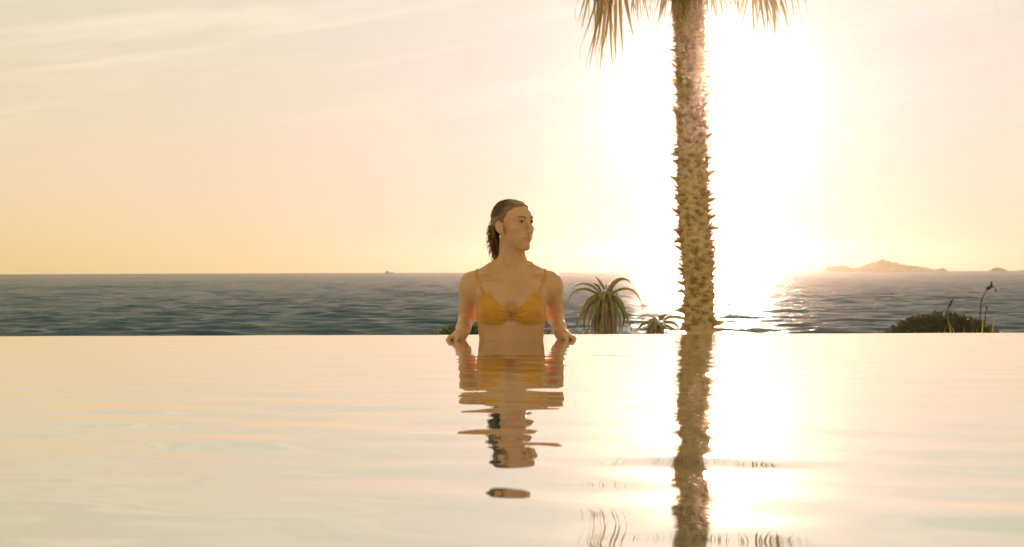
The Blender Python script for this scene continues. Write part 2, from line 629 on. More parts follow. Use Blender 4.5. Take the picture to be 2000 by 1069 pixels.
def frond(hub, direction, length, spread, seed, normal, m, start, droop=0.25, nseg=34, keep=0.44):
    """Fan leaf: petiole from the crown, pleated blade splitting into drooping, threaded tips."""
    rn = random.Random(seed)
    hub, start = Vector(hub), Vector(start)
    d = Vector(direction).normalized()
    nrm = Vector(normal)
    nrm = (nrm - d * nrm.dot(d)).normalized()
    side = d.cross(nrm)
    fr = empty('frond', start - OFF)
    fr.parent = palm
    mid = (start + hub) * 0.5 + Vector((0, 0, 0.18 * (hub - start).length))
    pts = [tuple(Vector(p) - start) for p in bez(start, start * 0.6 + mid * 0.4, mid * 0.6 + hub * 0.4 + Vector((0, 0, 0.05)), hub + d * 0.05, 12)]
    mb = MB()
    mb.tube(pts, list(np.linspace(0.030, 0.013, 12)), 6)
    mb.build('petiole', m, fr)
    mb = MB()
    H = hub - start
    for s in range(nseg):
        f0 = s / nseg * 2 - 1
        f1 = (s + 1) / nseg * 2 - 1
        fm = (f0 + f1) / 2
        Ls = length * (0.80 + 0.20 * math.cos(fm * 1.5)) * rn.uniform(0.86, 1.06)
        split = rn.uniform(keep - 0.08, keep + 0.10)
        bend = rn.uniform(-0.10, 0.10)
        dro = droop * rn.uniform(0.6, 1.5)
        rows = []
        T = [0.0, 0.2, split] + [split + (1 - split) * q for q in (0.3, 0.55, 0.8, 1.0)]
        for t in T:
            g = 1.0 if t <= split else max(0.0, 1 - ((t - split) / (1 - split)) ** 1.3) * 0.92 + 0.025
            row = []
            for e in (0, 0.5, 1):
                ff = fm + (f0 + (f1 - f0) * e - fm) * g
                ang = ff * spread + bend * t * t
                r_ = Ls * t + 0.012
                p = d * (math.cos(ang) * r_) + side * (math.sin(ang) * r_)
                p += nrm * ((0.012 if e == 0.5 else -0.006) * min(1, t * 4) * (1.1 - t))
                p += nrm * (0.16 * length * (1 - math.cos(ff * 1.2)))
                p += Vector((0, 0, -1)) * (dro * length * t ** 2.4 * (1 - abs(d.z) * 0.5))
                row.append(tuple(H + p))
            rows.append(row)
        mb.grid(rows)
        if rn.random() < 0.6:
            tip = Vector(rows[-1][1])
            dirn = (tip - Vector(rows[-2][1])).normalized()
            e1 = tip + dirn * 0.05 + Vector((rn.uniform(-.02, .02), 0, -0.03))
            e2 = e1 + Vector((rn.uniform(-.03, .03), 0, -rn.uniform(0.04, 0.10)))
            mb.tube([tip, e1, e2], [0.0028, 0.002, 0.0012], 3, False)
    mb.build('blade', m, fr, smooth=False)
    return fr


crown = Vector((trunk_x(4.3), PD, 4.30))
# hanging fronds whose tips reach into the picture (photo pixels of hub and tip)
hang = [((1206, -150), (1172, 112), 0.19, 0.00), ((1190, -120), (1178, 96), 0.14, 0.12), ((1172, -150), (1146, 48), 0.15, -0.25), ((1242, -150), (1250, 38), 0.12, 0.35), ((1322, -110), (1296, 38), 0.34, -0.30),
        ((1372, -110), (1404, 34), 0.34, -0.25), ((1472, -120), (1492, 66), 0.34, 0.10), ((1492, -150), (1520, 50), 0.24, -0.10), ((1530, -160), (1562, 28), 0.15, 0.3),
        ((1345, -130), (1345, 22), 0.5, -0.30), ((1440, -170), (1448, 14), 0.16, 0.45), ((1215, -190), (1212, 14), 0.16, 0.5), ((1270, -150), (1262, 8), 0.2, -0.4), ((1415, -150), (1432, 10), 0.2, -0.4)]
for i, (h, t, sp, dd) in enumerate(hang):
    hb = at(h[0], h[1], PD + dd)
    tp = at(t[0], t[1], PD + dd * 1.15)
    frond(hb, tp - hb, (tp - hb).length * 1.02, sp, 40 + i, (0.25 * (-1) ** i, -1, 0.15), M['frond'], crown + Vector((0, 0, rn.uniform(-0.25, 0.1))), 0.10, max(9, int(58 * sp)), 0.62)
for i in range(30):
    a = i * 2.39996
    e = R(80) - R(58) * (i / 29)
    dr = Vector((math.cos(a) * math.cos(e), math.sin(a) * math.cos(e), math.sin(e)))
    rl = rn.uniform(0.75, 1.05)
    hb = crown + Vector((0, 0, 0.15)) + dr * rl
    d2 = (dr + Vector((0, 0, -0.35))).normalized()
    frond(hb, d2, rn.uniform(0.75, 0.95), 1.75, 100 + i, Vector((0, 0, 1)) + dr * 0.2, M['frond_green'], crown + Vector((0, 0, 0.05)), 0.35)

# ------------------------------------------------------------------ aloes
M['aloe'] = leafy('aloe_leaf', (0.28, 0.24, 0.08), (0.38, 0.29, 0.10), 0.35, 9, 0.4)
M['aloe_dry'] = leafy('aloe_dry_leaf', (0.42, 0.28, 0.16), (0.30, 0.185, 0.10), 0.2, 14, 0.85)


def leaf_blade(pts, w, th, facing, name, m, parent, off, n=16, tipk=1.0):
    """Succulent leaf: a tapering, channelled, thick blade along a curve."""
    pts = [Vector(p) for p in pts]
    mb = MB()
    rows = []
    fz = Vector(facing).normalized()
    for i, p in enumerate(pts):
        t = i / (len(pts) - 1)
        tg = (pts[min(i + 1, len(pts) - 1)] - pts[max(i - 1, 0)]).normalized()
        sd = tg.cross(fz)
        if sd.length < 0.25:
            sd = sd + Vector((0.4, 0, 0.2)) - tg * tg.dot(Vector((0.4, 0, 0.2)))
        sd = sd.normalized()
        nr = sd.cross(tg).normalized()
        ww = w * (0.85 + 0.3 * math.sin(min(1, t * 3) * 1.57)) * max(0.02, (1 - t ** 1.7)) * tipk
        hh = th * max(0.03, (1 - t) ** 0.7)
        rows.append([tuple(p + q - off) for q in (sd * ww, sd * ww * 0.5 + nr * hh * 0.15, -sd * ww * 0.5 + nr * hh * 0.15, -sd * ww, -sd * ww * 0.55 - nr * hh, sd * ww * 0.55 - nr * hh)])
    mb.grid(rows, close_v=True)
    return mb.build(name, m, parent)


def z3(zx, zy):
    return 1090 + zx / 5.882, 520 + zy / 5.882


def aloe(name, label, d, leaves, centre, base_px, extra, skirt, seed, group, scale=1.0):
    rn = random.Random(seed)
    cpt = at(*z3(*centre), d)
    gz = float(ground_z(cpt.x, d))
    root = empty(name, (cpt.x, d, gz))
    tag(root, label, 'aloe', group)
    off = Vector(root.location)
    # stem
    mb = MB()
    n = 9
    pts = [Vector((cpt.x + 0.01 * math.sin(k * 1.9), d + 0.008 * math.cos(k * 2.3), gz - 0.05 + (cpt.z - gz + 0.05) * k / (n - 1))) - off for k in range(n)]
    mb.tube(pts, [base_px * (1.0 - 0.25 * k / (n - 1)) for k in range(n)], 12)
    stem = mb.build('stem', M['aloe_dry'], root)
    for i, (pp, w, dep) in enumerate(leaves):
        c = [at(*z3(*p), d) for p in pp]
        for k, q in enumerate(c):
            q.y = d + dep * (k / 3.0) ** 0.8
        P = bez(c[0], c[1], c[2], c[3], 17)
        face = Vector((rn.uniform(-0.5, 0.5), -1, rn.uniform(0.1, 0.7)))
        leaf_blade(P, w * scale, w * 0.75 * scale, face, 'leaf', M['aloe'], root, off)
    for k in range(extra):
        a = rn.uniform(0, 6.283)
        dr = Vector((math.cos(a) * 0.5, math.sin(a), 0))
        L = rn.uniform(0.16, 0.30) * scale
        p0 = cpt + Vector((0, 0, -0.03)) + dr * 0.02
        P = bez(p0, p0 + dr * L * 0.45 + Vector((0, 0, L * 0.25)), p0 + dr * L * 0.8 + Vector((0, 0, -L * 0.05)), p0 + dr * L * 0.85 + Vector((0, 0, -L * 0.9)), 15)
        leaf_blade(P, rn.uniform(0.014, 0.02) * scale, 0.012, (0, 0.3, 1), 'leaf', M['aloe'], root, off)
    for k in range(skirt):
        a = 6.283 * k / skirt + rn.uniform(-0.1, 0.1)
        c, s = math.cos(a), math.sin(a)
        r0 = base_px * rn.uniform(0.75, 1.0)
        r1 = base_px * rn.uniform(1.25, 1.62)
        zt = cpt.z - rn.uniform(0.02, 0.22)
        L = rn.uniform(0.22, 0.40)
        p0 = Vector((cpt.x + r0 * c, d + r0 * s, zt))
        P = bez(p0, p0 + Vector((c * (r1 - r0) * 1.2, s * (r1 - r0) * 1.2, 0.01)), p0 + Vector((c * (r1 - r0), s * (r1 - r0), -L * 0.5)), p0 + Vector((c * (r1 - r0) * rn.uniform(0.5, 1.1), s * (r1 - r0), -L)), 10)
        leaf_blade(P, rn.uniform(0.011, 0.024), 0.006, (c, s, 0.2), 'dead_leaf', M['aloe_dry'], stem, off)
    return root


AL = [([(460, 330), (330, 225), (120, 215), (100, 490)], 0.014, -0.05), ([(470, 305), (400, 195), (270, 165), (178, 250)], 0.012, 0.1),
      ([(530, 270), (505, 210), (450, 140), (405, 108)], 0.011, -0.12), ([(575, 300), (630, 150), (770, 70), (840, 235)], 0.019, -0.08),
      ([(600, 345), (700, 230), (930, 190), (976, 505)], 0.013, 0.05), ([(590, 300), (660, 160), (740, 120), (855, 170)], 0.013, 0.15),
      ([(470, 350), (330, 350), (270, 560), (172, 735)], 0.027, -0.10), ([(460, 370), (300, 420), (300, 600), (302, 765)], 0.021, 0.08),
      ([(470, 380), (370, 470), (335, 620), (340, 725)], 0.018, -0.15), ([(600, 355), (735, 360), (765, 540), (850, 775)], 0.023, -0.06),
      ([(610, 370), (760, 430), (800, 620), (728, 765)], 0.021, 0.10), ([(610, 380), (690, 470), (720, 640), (690, 765)], 0.022, -0.12),
      ([(550, 270), (548, 240), (555, 215), (556, 185)], 0.006, -0.02), ([(490, 290), (450, 205), (415, 190), (375, 205)], 0.012, -0.16),
      ([(600, 320), (640, 260), (690, 300), (700, 390)], 0.013, 0.18), ([(590, 360), (650, 330), (690, 370), (700, 460)], 0.016, -0.18),
      ([(480, 390), (430, 430), (400, 520), (395, 640)], 0.020, -0.18), ([(520, 400), (500, 450), (490, 540), (500, 640)], 0.022, -0.2),
      ([(570, 400), (600, 450), (620, 540), (640, 650)], 0.022, -0.2)]
aloe('aloe', 'large aloe with arching leaves over a skirt of dead leaves', 15.0, AL, (530, 300), 0.074, 8, 46, 1, 'aloes beyond the pool edge')
AS = [([(1120, 620), (1050, 545), (960, 540), (888, 622)], 0.010, -0.05), ([(1110, 660), (1000, 620), (920, 690), (888, 790)], 0.015, 0.05),
      ([(1135, 620), (1110, 575), (1085, 545), (1040, 523)], 0.010, 0.08), ([(1170, 620), (1190, 585), (1215, 555), (1252, 547)], 0.014, -0.08),
      ([(1195, 640), (1260, 575), (1350, 568), (1482, 572)], 0.011, 0.05), ([(1210, 650), (1310, 620), (1400, 680), (1405, 790)], 0.016, -0.04),
      ([(1210, 690), (1290, 675), (1330, 720), (1345, 790)], 0.014, -0.1), ([(1110, 620), (1040, 610), (1015, 670), (1032, 740)], 0.016, -0.12),
      ([(1205, 715), (1260, 700), (1300, 740), (1310, 800)], 0.013, -0.14), ([(1160, 600), (1165, 580), (1180, 570), (1190, 562)], 0.016, 0.02),
      ([(1120, 680), (1080, 690), (1050, 740), (1040, 800)], 0.016, -0.14)]
aloe('aloe', 'small low aloe between the large aloe and the palm trunk', 14.4, AS, (1140, 660), 0.062, 6, 18, 2, 'aloes beyond the pool edge')
AT = [([(290, 830), (320, 730), (360, 680), (400, 670)], 0.008, -0.03), ([(270, 830), (240, 760), (190, 755), (140, 720)], 0.008, 0.05),
      ([(300, 830), (310, 760), (345, 735), (385, 775)], 0.007, -0.05), ([(260, 830), (230, 770), (260, 745), (300, 735)], 0.007, 0.03)]
aloe('aloe', 'stunted aloe whose few leaf tips show left of the large aloe', 14.0, AT, (280, 830), 0.03, 3, 6, 3, 'aloes beyond the pool edge')

# ------------------------------------------------------------------ shrubs
M['shrub_dark'] = leafy('shrub_leaf', (0.08, 0.075, 0.03), (0.12, 0.095, 0.04), 0.2, 7)
M['shrub_green'] = leafy('shrub_leaf_green', (0.07, 0.10, 0.022), (0.13, 0.14, 0.035), 0.3, 7)
M['twig'] = mat('twig', (0.07, 0.045, 0.03), 0.9, (30, (0.04, 0.03, 0.02)))


def shrub(label, lumps, nleaf, size, m, seed, spike):
    """lumps: (centre, radii). A mass of small pointed leaves on short stems."""
    rn = np.random.default_rng(seed)
    c0 = Vector(lumps[0][0])
    gz = float(ground_z(c0.x, c0.y))
    root = empty('shrub', (c0.x, c0.y, gz))
    tag(root, label, 'shrub', 'shrubs beyond the pool edge')
    off = np.array(root.location)
    V, T = [], []
    tot = sum(l[1][0] * l[1][2] for l in lumps)
    for c, r in lumps:
        c, r = np.array(c, float), np.array(r, float)
        n = int(nleaf * r[0] * r[2] / tot)
        for i in range(n):
            u = rn.normal(size=3)
            u /= np.linalg.norm(u)
            u[2] = abs(u[2]) * 0.95 + 0.02
            k = 0.80 + 0.2 * rn.random() ** 0.6
            bump = 1 + 0.02 * math.sin(u[0] * 13 + u[1] * 11 + 1.0)
            p = c + u * r * k * bump
            dr = u + rn.normal(size=3) * 0.45 + np.array([0, 0, spike])
            dr /= np.linalg.norm(dr)
            sd = np.cross(dr, rn.normal(size=3))
            sd /= np.linalg.norm(sd)
            L = size * rn.uniform(0.6, 1.35)
            w = L * rn.uniform(0.14, 0.24)
            b = len(V)
            up = np.cross(sd, dr) * w * 0.35
            V += [p - off, p + dr * L * 0.5 + sd * w - off, p + dr * L - off, p + dr * L * 0.5 - sd * w - off, p + dr * L * 0.45 + up - off]
            T += [(b, b + 1, b + 4), (b + 1, b + 2, b + 4), (b + 2, b + 3, b + 4), (b + 3, b, b + 4)]
    me = mesh_np('foliage', V, None, T, False)
    tag(put('foliage', me, m, root), kind='stuff')
    mb = MB()
    for c, r in lumps:
        c = Vector(c)
        for i in range(16):
            a = rn.uniform(0, 6.283)
            k = rn.uniform(0.35, 0.85)
            e = c + Vector((math.cos(a) * r[0] * k, math.sin(a) * r[1] * k, r[2] * math.sqrt(1 - k * k) * 0.9))
            b0 = Vector((c.x + 0.05 * math.cos(a), c.y + 0.05 * math.sin(a), gz - 0.05))
            pts = [Vector(q) - Vector(off) for q in bez(b0, b0 + (e - b0) * 0.2 + Vector((0, 0, 0.15)), e - Vector((0, 0, 0.15)), e, 7)]
            mb.tube(pts, list(np.linspace(0.014, 0.005, 7)), 5)
        # dense twiggy heart that stops light passing through
        nu, nv = 14, 8
        G = np.zeros((nu, nv, 3))
        for iu in range(nu):
            for iv in range(nv):
                a, e = 2 * math.pi * iu / nu, 1.5 * iv / (nv - 1)
                q = 0.80 + rn.uniform(-0.05, 0.05)
                G[iu, iv] = (c.x + r[0] * q * math.cos(a) * math.cos(e), c.y + r[1] * q * math.sin(a) * math.cos(e), c.z + r[2] * q * math.sin(e))
        mb.grid(G - off, close_u=True)
    mb.build('twigs', M['twig'], root, smooth=False)
    return root


c = at(1838, 690, 17.0)
top = at(1838, 607, 17.0)
rz_ = top.z - (c.z - 0.25)
shrub('dark dome-shaped shrub at the right, behind the yellow grass', [((c.x, 17.0, c.z - 0.25), (0.76, 0.6, rz_ - 0.02)), ((c.x - 0.33, 16.9, c.z - 0.25), (0.36, 0.4, rz_ * 0.66))], 15000, 0.042, M['shrub_dark'], 4, 0.35)
c = at(985, 690, 11.0)
t2 = at(985, 624, 11.0)
rz_ = t2.z - (c.z - 0.2)
shrub('low green spiky shrub behind the bather, spreading to her right', [((c.x, 11.0, c.z - 0.2), (0.44, 0.35, rz_)), ((at(905, 640, 11).x, 11.05, c.z - 0.2), (0.30, 0.3, rz_ * 0.93)), ((at(850, 640, 11).x, 11.0, c.z - 0.2), (0.19, 0.25, rz_ * 0.80))], 9000, 0.030, M['shrub_green'], 9, 0.5)

# dry flower stalks over the right-hand shrub
def stalk(label, pts_px, d, head, seed):
    rn = random.Random(seed)
    P = [at(*p, d) for p in pts_px]
    root_z = float(ground_z(P[0].x, d))
    root = empty('dry_flower_stalk', (P[0].x, d, root_z))
    off = Vector(root.location)
    tag(root, label, 'stalk', 'dry stalks over the right-hand shrub')
    pts = [Vector((P[0].x - 0.03, d, root_z)) - off] + [p - off for p in P]
    mb = MB()
    mb.tube(pts, list(np.linspace(0.0065, 0.0045, len(pts))), 6)
    mb.build('stem', M['twig'], root)
    for (a, b, r) in head:
        A, B = at(*a, d) - off, at(*b, d) - off
        mb = MB()
        q = [A + (B - A) * t + Vector((rn.uniform(-.006, .006), 0, rn.uniform(-.004, .004))) for t in np.linspace(0, 1, 7)]
        mb.tube(q, [r * k for k in (0.5, 1.0, 1.15, 0.95, 1.1, 0.8, 0.3)], 7)
        mb.build('seed_head', M['twig'], root)


stalk('short dry flower stalk with a single dark head, above the dome shrub', [(1848, 625), (1850, 607), (1853, 598)], 17.0, [((1853, 599), (1861, 584), 0.011)], 1)
stalk('tall bent dry flower stalk with a forked head, right of the dome shrub', [(1914, 640), (1914, 612), (1916, 590), (1921, 577), (1927, 566)], 16.9, [((1926, 566), (1938, 558), 0.016), ((1937, 559), (1936, 550), 0.009), ((1937, 560), (1944, 563), 0.004), ((1943, 565), (1946, 571), 0.007)], 2)
stalk('small twig with dark bud beside the tall bent stalk', [(1922, 640), (1925, 612), (1927, 604)], 17.2, [((1926, 607), (1927, 598), 0.007)], 5)

# ------------------------------------------------------------------ yellow grass at the right
M['grass'] = leafy('yellow_grass', (0.50, 0.42, 0.06), (0.55, 0.38, 0.08), 0.5, 12)
root = empty('grass_tuft', (at(1890, 700, 9.2).x, 9.2, float(ground_z(at(1890, 700, 9.2).x, 9.2))))
tag(root, 'tuft of yellow-green grass blades in front of the dome shrub', 'grass tuft')
off = Vector(root.location)
for i, (b, t, w) in enumerate([((1866, 652), (1848, 615), 4.2), ((1874, 652), (1856, 634), 3), ((1843, 652), (1845, 638), 3), ((1839, 652), (1831, 641), 2.2), ((1882, 652), (1883, 637), 2.6),
                               ((1901, 652), (1899, 640), 2.2), ((1916, 652), (1921, 608), 5.0), ((1932, 652), (1945, 618), 4.0), ((1952, 652), (1955, 643), 2), ((1864, 652), (1862, 640), 2.4), ((1907, 652), (1908, 640), 2),
                               ((1934, 652), (1935, 640), 2)]):
    d = 9.2 + 0.3 * math.sin(i * 2.1)
    B, T = at(*b, d), at(*t, d)
    g = Vector((B.x * 0.6 + root.location.x * 0.4, d, float(ground_z(B.x, d))))
    k = d / FPX
    P = bez(g, (g * 2 + B) / 3 + Vector((0, 0, 0.05)), B, T, 14)
    leaf_blade(P, w * k * 1.0, w * k * 0.12, (0.3 * math.sin(i), -1, 0.2), 'blade', M['grass'], root, off)

# ------------------------------------------------------------------ far ship and buoy
M['ship'] = mat('ship_paint', (0.20, 0.18, 0.17), 0.6, (0.5, (0.13, 0.11, 0.11)))
M['ship_white'] = mat('ship_white', (0.6, 0.58, 0.55), 0.5, (0.6, (0.5, 0.48, 0.45)))
SD = 600.0
sx = (760 - 1000) / FPX * SD
ship = empty('ship', (sx, SD, SEA_Z))
ship.scale = (0.115, 0.115, 0.115)
tag(ship, 'tiny hazy cargo ship on the horizon left of the bather', 'ship')
mb = MB()
rows = []
for x, hw, z0 in ((-13, 1.5, 2.6), (-12, 2.6, 2.2), (-4, 3, 2.2), (6, 3, 2.2), (10, 2.2, 2.5), (13, 0.2, 3.2)):
    rows.append([(x, -hw * 0.6, -0.6), (x, -hw, z0), (x, hw, z0), (x, hw * 0.6, -0.6)])
mb.grid(rows, close_v=True)
mb.q.append((0, 1, 2, 3))
mb.build('hull', M['ship'], ship, smooth=False)
mb = MB()
box(mb, -9, -2, -2.2, 2.2, 2.2, 6.2)
box(mb, -8, -5, -1.8, 1.8, 6.2, 8.0)
mb.build('bridge', M['ship_white'], ship, smooth=False)
mb = MB()
mb.tube([(4, 0, 2.2), (4, 0, 6.5)], 0.25, 6)
mb.build('mast', M['ship'], ship)
mb = MB()
mb.tube([(-4, 0, 6.2), (-4.2, 0, 8.6)], 0.7, 8)
mb.build('funnel', M['ship'], ship)
M['buoy'] = mat('buoy_red', (0.45, 0.10, 0.05), 0.5, (4, (0.35, 0.07, 0.04)))
bp = at(1423, 600, 140)
bd = 1.6 * FPX / (600 + 1.5 - HY)
bu = empty('buoy', ((1423 - 1000) / FPX * bd, bd, SEA_Z))
bu.scale = (0.7, 0.7, 0.7)
tag(bu, 'small reddish marker buoy in the glittering sea right of the palm', 'buoy')
mb = MB()
mb.tube([(0, 0, -0.1), (0, 0, 0.0), (0, 0, 0.12), (0, 0, 0.2)], [0.07, 0.11, 0.11, 0.05], 12)
mb.build('float', M['buoy'], bu)
mb = MB()
mb.tube([(0, 0, 0.2), (0.02, 0, 0.38)], [0.04, 0.025], 8)
mb.build('top_mark', M['buoy'], bu)

# ------------------------------------------------------------------ the bather
M['skin'] = mat('skin', (0.70, 0.335, 0.165), 0.36, (14, (0.60, 0.275, 0.13), 5), Subsurface_Weight=0.05, Subsurface_Scale=0.010, Sheen_Weight=0.08, Sheen_Roughness=0.45, Sheen_Tint=(1.0, 0.82, 0.55, 1))
M['skin'].node_tree.nodes['Principled BSDF'].inputs['Subsurface Radius'].default_value = (1.0, 0.5, 0.28)
M['lips'] = mat('lips', (0.60, 0.24, 0.14), 0.4, (60, (0.55, 0.21, 0.12)), Subsurface_Weight=0.15, Subsurface_Scale=0.006)
M['hair'] = mat('wet_hair', (0.27, 0.135, 0.042), 0.45, (60, (0.19, 0.092, 0.028), 4), Sheen_Weight=0.2, Sheen_Roughness=0.4, Sheen_Tint=(1.0, 0.75, 0.4, 1))
M['hair_strand'] = leafy('hair_strand', (0.32, 0.16, 0.048), (0.22, 0.108, 0.032), 0.4, 60, 0.4)
M['brow'] = mat('eyebrow', (0.20, 0.11, 0.05), 0.8, (90, (0.05, 0.03, 0.02)))
M['eye'] = mat('eye', (0.34, 0.25, 0.17), 0.4, (30, (0.30, 0.22, 0.15)))
M['iris'] = mat('iris', (0.05, 0.03, 0.018), 0.1, (200, (0.03, 0.02, 0.012)))
M['cloth'] = add_bump(mat('ochre_fabric', (0.68, 0.265, 0.012), 0.75, (40, (0.58, 0.22, 0.010), 4), Sheen_Weight=0.2), 260, 0.0006, 2)
M['clasp'] = mat('tortoise_ring', (0.48, 0.28, 0.12), 0.3, (60, (0.34, 0.19, 0.08), 3))
M['pearl'] = mat('pearl', (0.82, 0.78, 0.72), 0.25, (20, (0.75, 0.7, 0.64)))

HH = 0.0034
PB0 = np.array([-0.335, -0.19, -0.62])
PB1 = np.array([0.335, 0.36, 0.64])
DIM = np.ceil((PB1 - PB0) / HH).astype(int)
GX, GY, GZ = (PB0[i] + HH * np.arange(DIM[i]) for i in range(3))


class Field:
    def __init__(self):
        self.F = np.full(DIM, 0.2, dtype=np.float32)

    def sub(self, lo, hi, m=0.05):
        s = []
        for a in range(3):
            i0 = max(0, int((lo[a] - m - PB0[a]) / HH))
            i1 = min(DIM[a], int((hi[a] + m - PB0[a]) / HH) + 2)
            s.append(slice(i0, max(i0 + 1, i1)))
        s = tuple(s)
        return s, GX[s[0]][:, None, None], GY[s[1]][None, :, None], GZ[s[2]][None, None, :]

    def op(self, s, d, k, mode='add'):
        a = self.F[s]
        d = np.broadcast_to(d, a.shape).astype(np.float32)
        if mode == 'add':
            h = np.clip(0.5 + 0.5 * (a - d) / k, 0, 1)
            self.F[s] = a * (1 - h) + d * h - k * h * (1 - h)
        else:
            d = -d
            h = np.clip(0.5 + 0.5 * (d - a) / k, 0, 1)
            self.F[s] = a * (1 - h) + d * h + k * h * (1 - h)


def sd_cap(x, y, z, a, b, ra, rb):
    a, b = np.array(a, float), np.array(b, float)
    ab = b - a
    t = np.clip(((x - a[0]) * ab[0] + (y - a[1]) * ab[1] + (z - a[2]) * ab[2]) / (ab @ ab + 1e-12), 0, 1)
    return np.sqrt((x - a[0] - t * ab[0]) ** 2 + (y - a[1] - t * ab[1]) ** 2 + (z - a[2] - t * ab[2]) ** 2) - (ra + (rb - ra) * t)


def sd_ell(x, y, z, c, r):
    px, py, pz = x - c[0], y - c[1], z - c[2]
    k0 = np.sqrt((px / r[0]) ** 2 + (py / r[1]) ** 2 + (pz / r[2]) ** 2)
    k1 = np.sqrt((px / r[0] ** 2) ** 2 + (py / r[1] ** 2) ** 2 + (pz / r[2] ** 2) ** 2)
    return k0 * (k0 - 1) / np.maximum(k1, 1e-6)


def surface_nets(F):
    ins = F < 0
    n = np.array(F.shape) - 1
    cnt = np.zeros(n, dtype=np.int8)
    for i in (0, 1):
        for j in (0, 1):
            for k in (0, 1):
                cnt += ins[i:i + n[0], j:j + n[1], k:k + n[2]]
    act = (cnt > 0) & (cnt < 8)
    ci, cj, ck = np.nonzero(act)
    acc = np.zeros((len(ci), 3))
    num = np.zeros(len(ci))
    corners = [(i, j, k) for i in (0, 1) for j in (0, 1) for k in (0, 1)]
    for p in corners:
        for q in corners:
            if sum(abs(a - b) for a, b in zip(p, q)) != 1 or p > q:
                continue
            fa = F[ci + p[0], cj + p[1], ck + p[2]]
            fb = F[ci + q[0], cj + q[1], ck + q[2]]
            x = (fa < 0) != (fb < 0)
            t = np.where(x, fa / np.where(x, fa - fb, 1), 0)
            for a in range(3):
                acc[:, a] += np.where(x, p[a] + t * (q[a] - p[a]), 0)
            num += x
    V = acc / num[:, None] + np.stack([ci, cj, ck], 1)
    V = PB0 + V * HH
    ids = np.full(n, -1, dtype=np.int64)
    ids[ci, cj, ck] = np.arange(len(ci))
    Q = []
    for ax in range(3):
        b, c = (ax + 1) % 3, (ax + 2) % 3
        lo = [slice(None)] * 3
        hi = [slice(None)] * 3
        lo[ax], hi[ax] = slice(0, -1), slice(1, None)
        ch = ins[tuple(lo)] != ins[tuple(hi)]
        e = np.argwhere(ch)
        e = e[(e[:, b] > 0) & (e[:, c] > 0) & (e[:, b] < n[b]) & (e[:, c] < n[c])]
        flip = ins[tuple(lo)][e[:, 0], e[:, 1], e[:, 2]]
        quad = []
        for (ob, oc) in ((1, 1), (0, 1), (0, 0), (1, 0)):
            s = e.copy()
            s[:, b] -= ob
            s[:, c] -= oc
            quad.append(ids[s[:, 0], s[:, 1], s[:, 2]])
        q = np.stack(quad, 1)
        q[~flip] = q[~flip][:, ::-1]
        Q.append(q[(q >= 0).all(1)])
    return V, np.concatenate(Q)


# --- torso
B = Field()
s, x, y, z = B.sub((-0.2, -0.14, -0.62), (0.2, 0.15, 0.33))
zt = [-0.62, -0.42, -0.34, -0.20, -0.08, 0.00, 0.06, 0.11, 0.16, 0.205, 0.245, 0.28, 0.31]
ta = [0.165, 0.176, 0.170, 0.136, 0.133, 0.140, 0.146, 0.151, 0.155, 0.158, 0.150, 0.115, 0.070]
tb = [0.110, 0.118, 0.112, 0.090, 0.086, 0.088, 0.092, 0.096, 0.099, 0.096, 0.085, 0.066, 0.050]
ty = [0.020, 0.022, 0.020, 0.008, 0.000, 0.000, 0.000, 0.002, 0.005, 0.010, 0.016, 0.024, 0.028]
zf = GZ[s[2]]
sm = lambda tab: np.interp(zf, zt, tab)[None, None, :]
A_, B_, Y_ = sm(ta), sm(tb), sm(ty)
q = ((np.abs(x) / A_) ** 2.4 + (np.abs(y - Y_) / B_) ** 2.4) ** (1 / 2.4)
tor = (q - 1) * np.minimum(A_, B_) * 1.05
tor = np.maximum(tor, z - 0.315)
B.op(s, tor, 0.02)


def cap(a, b, ra, rb, k, mode='add'):
    lo = np.minimum(a, b) - max(ra, rb)
    hi = np.maximum(a, b) + max(ra, rb)
    s, x, y, z = B.sub(lo, hi)
    B.op(s, sd_cap(x, y, z, a, b, ra, rb), k, mode)


def ell(c, r, k, mode='add'):
    c, r = np.array(c, float), np.array(r, float)
    s, x, y, z = B.sub(c - r, c + r)
    B.op(s, sd_ell(x, y, z, c, r), k, mode)


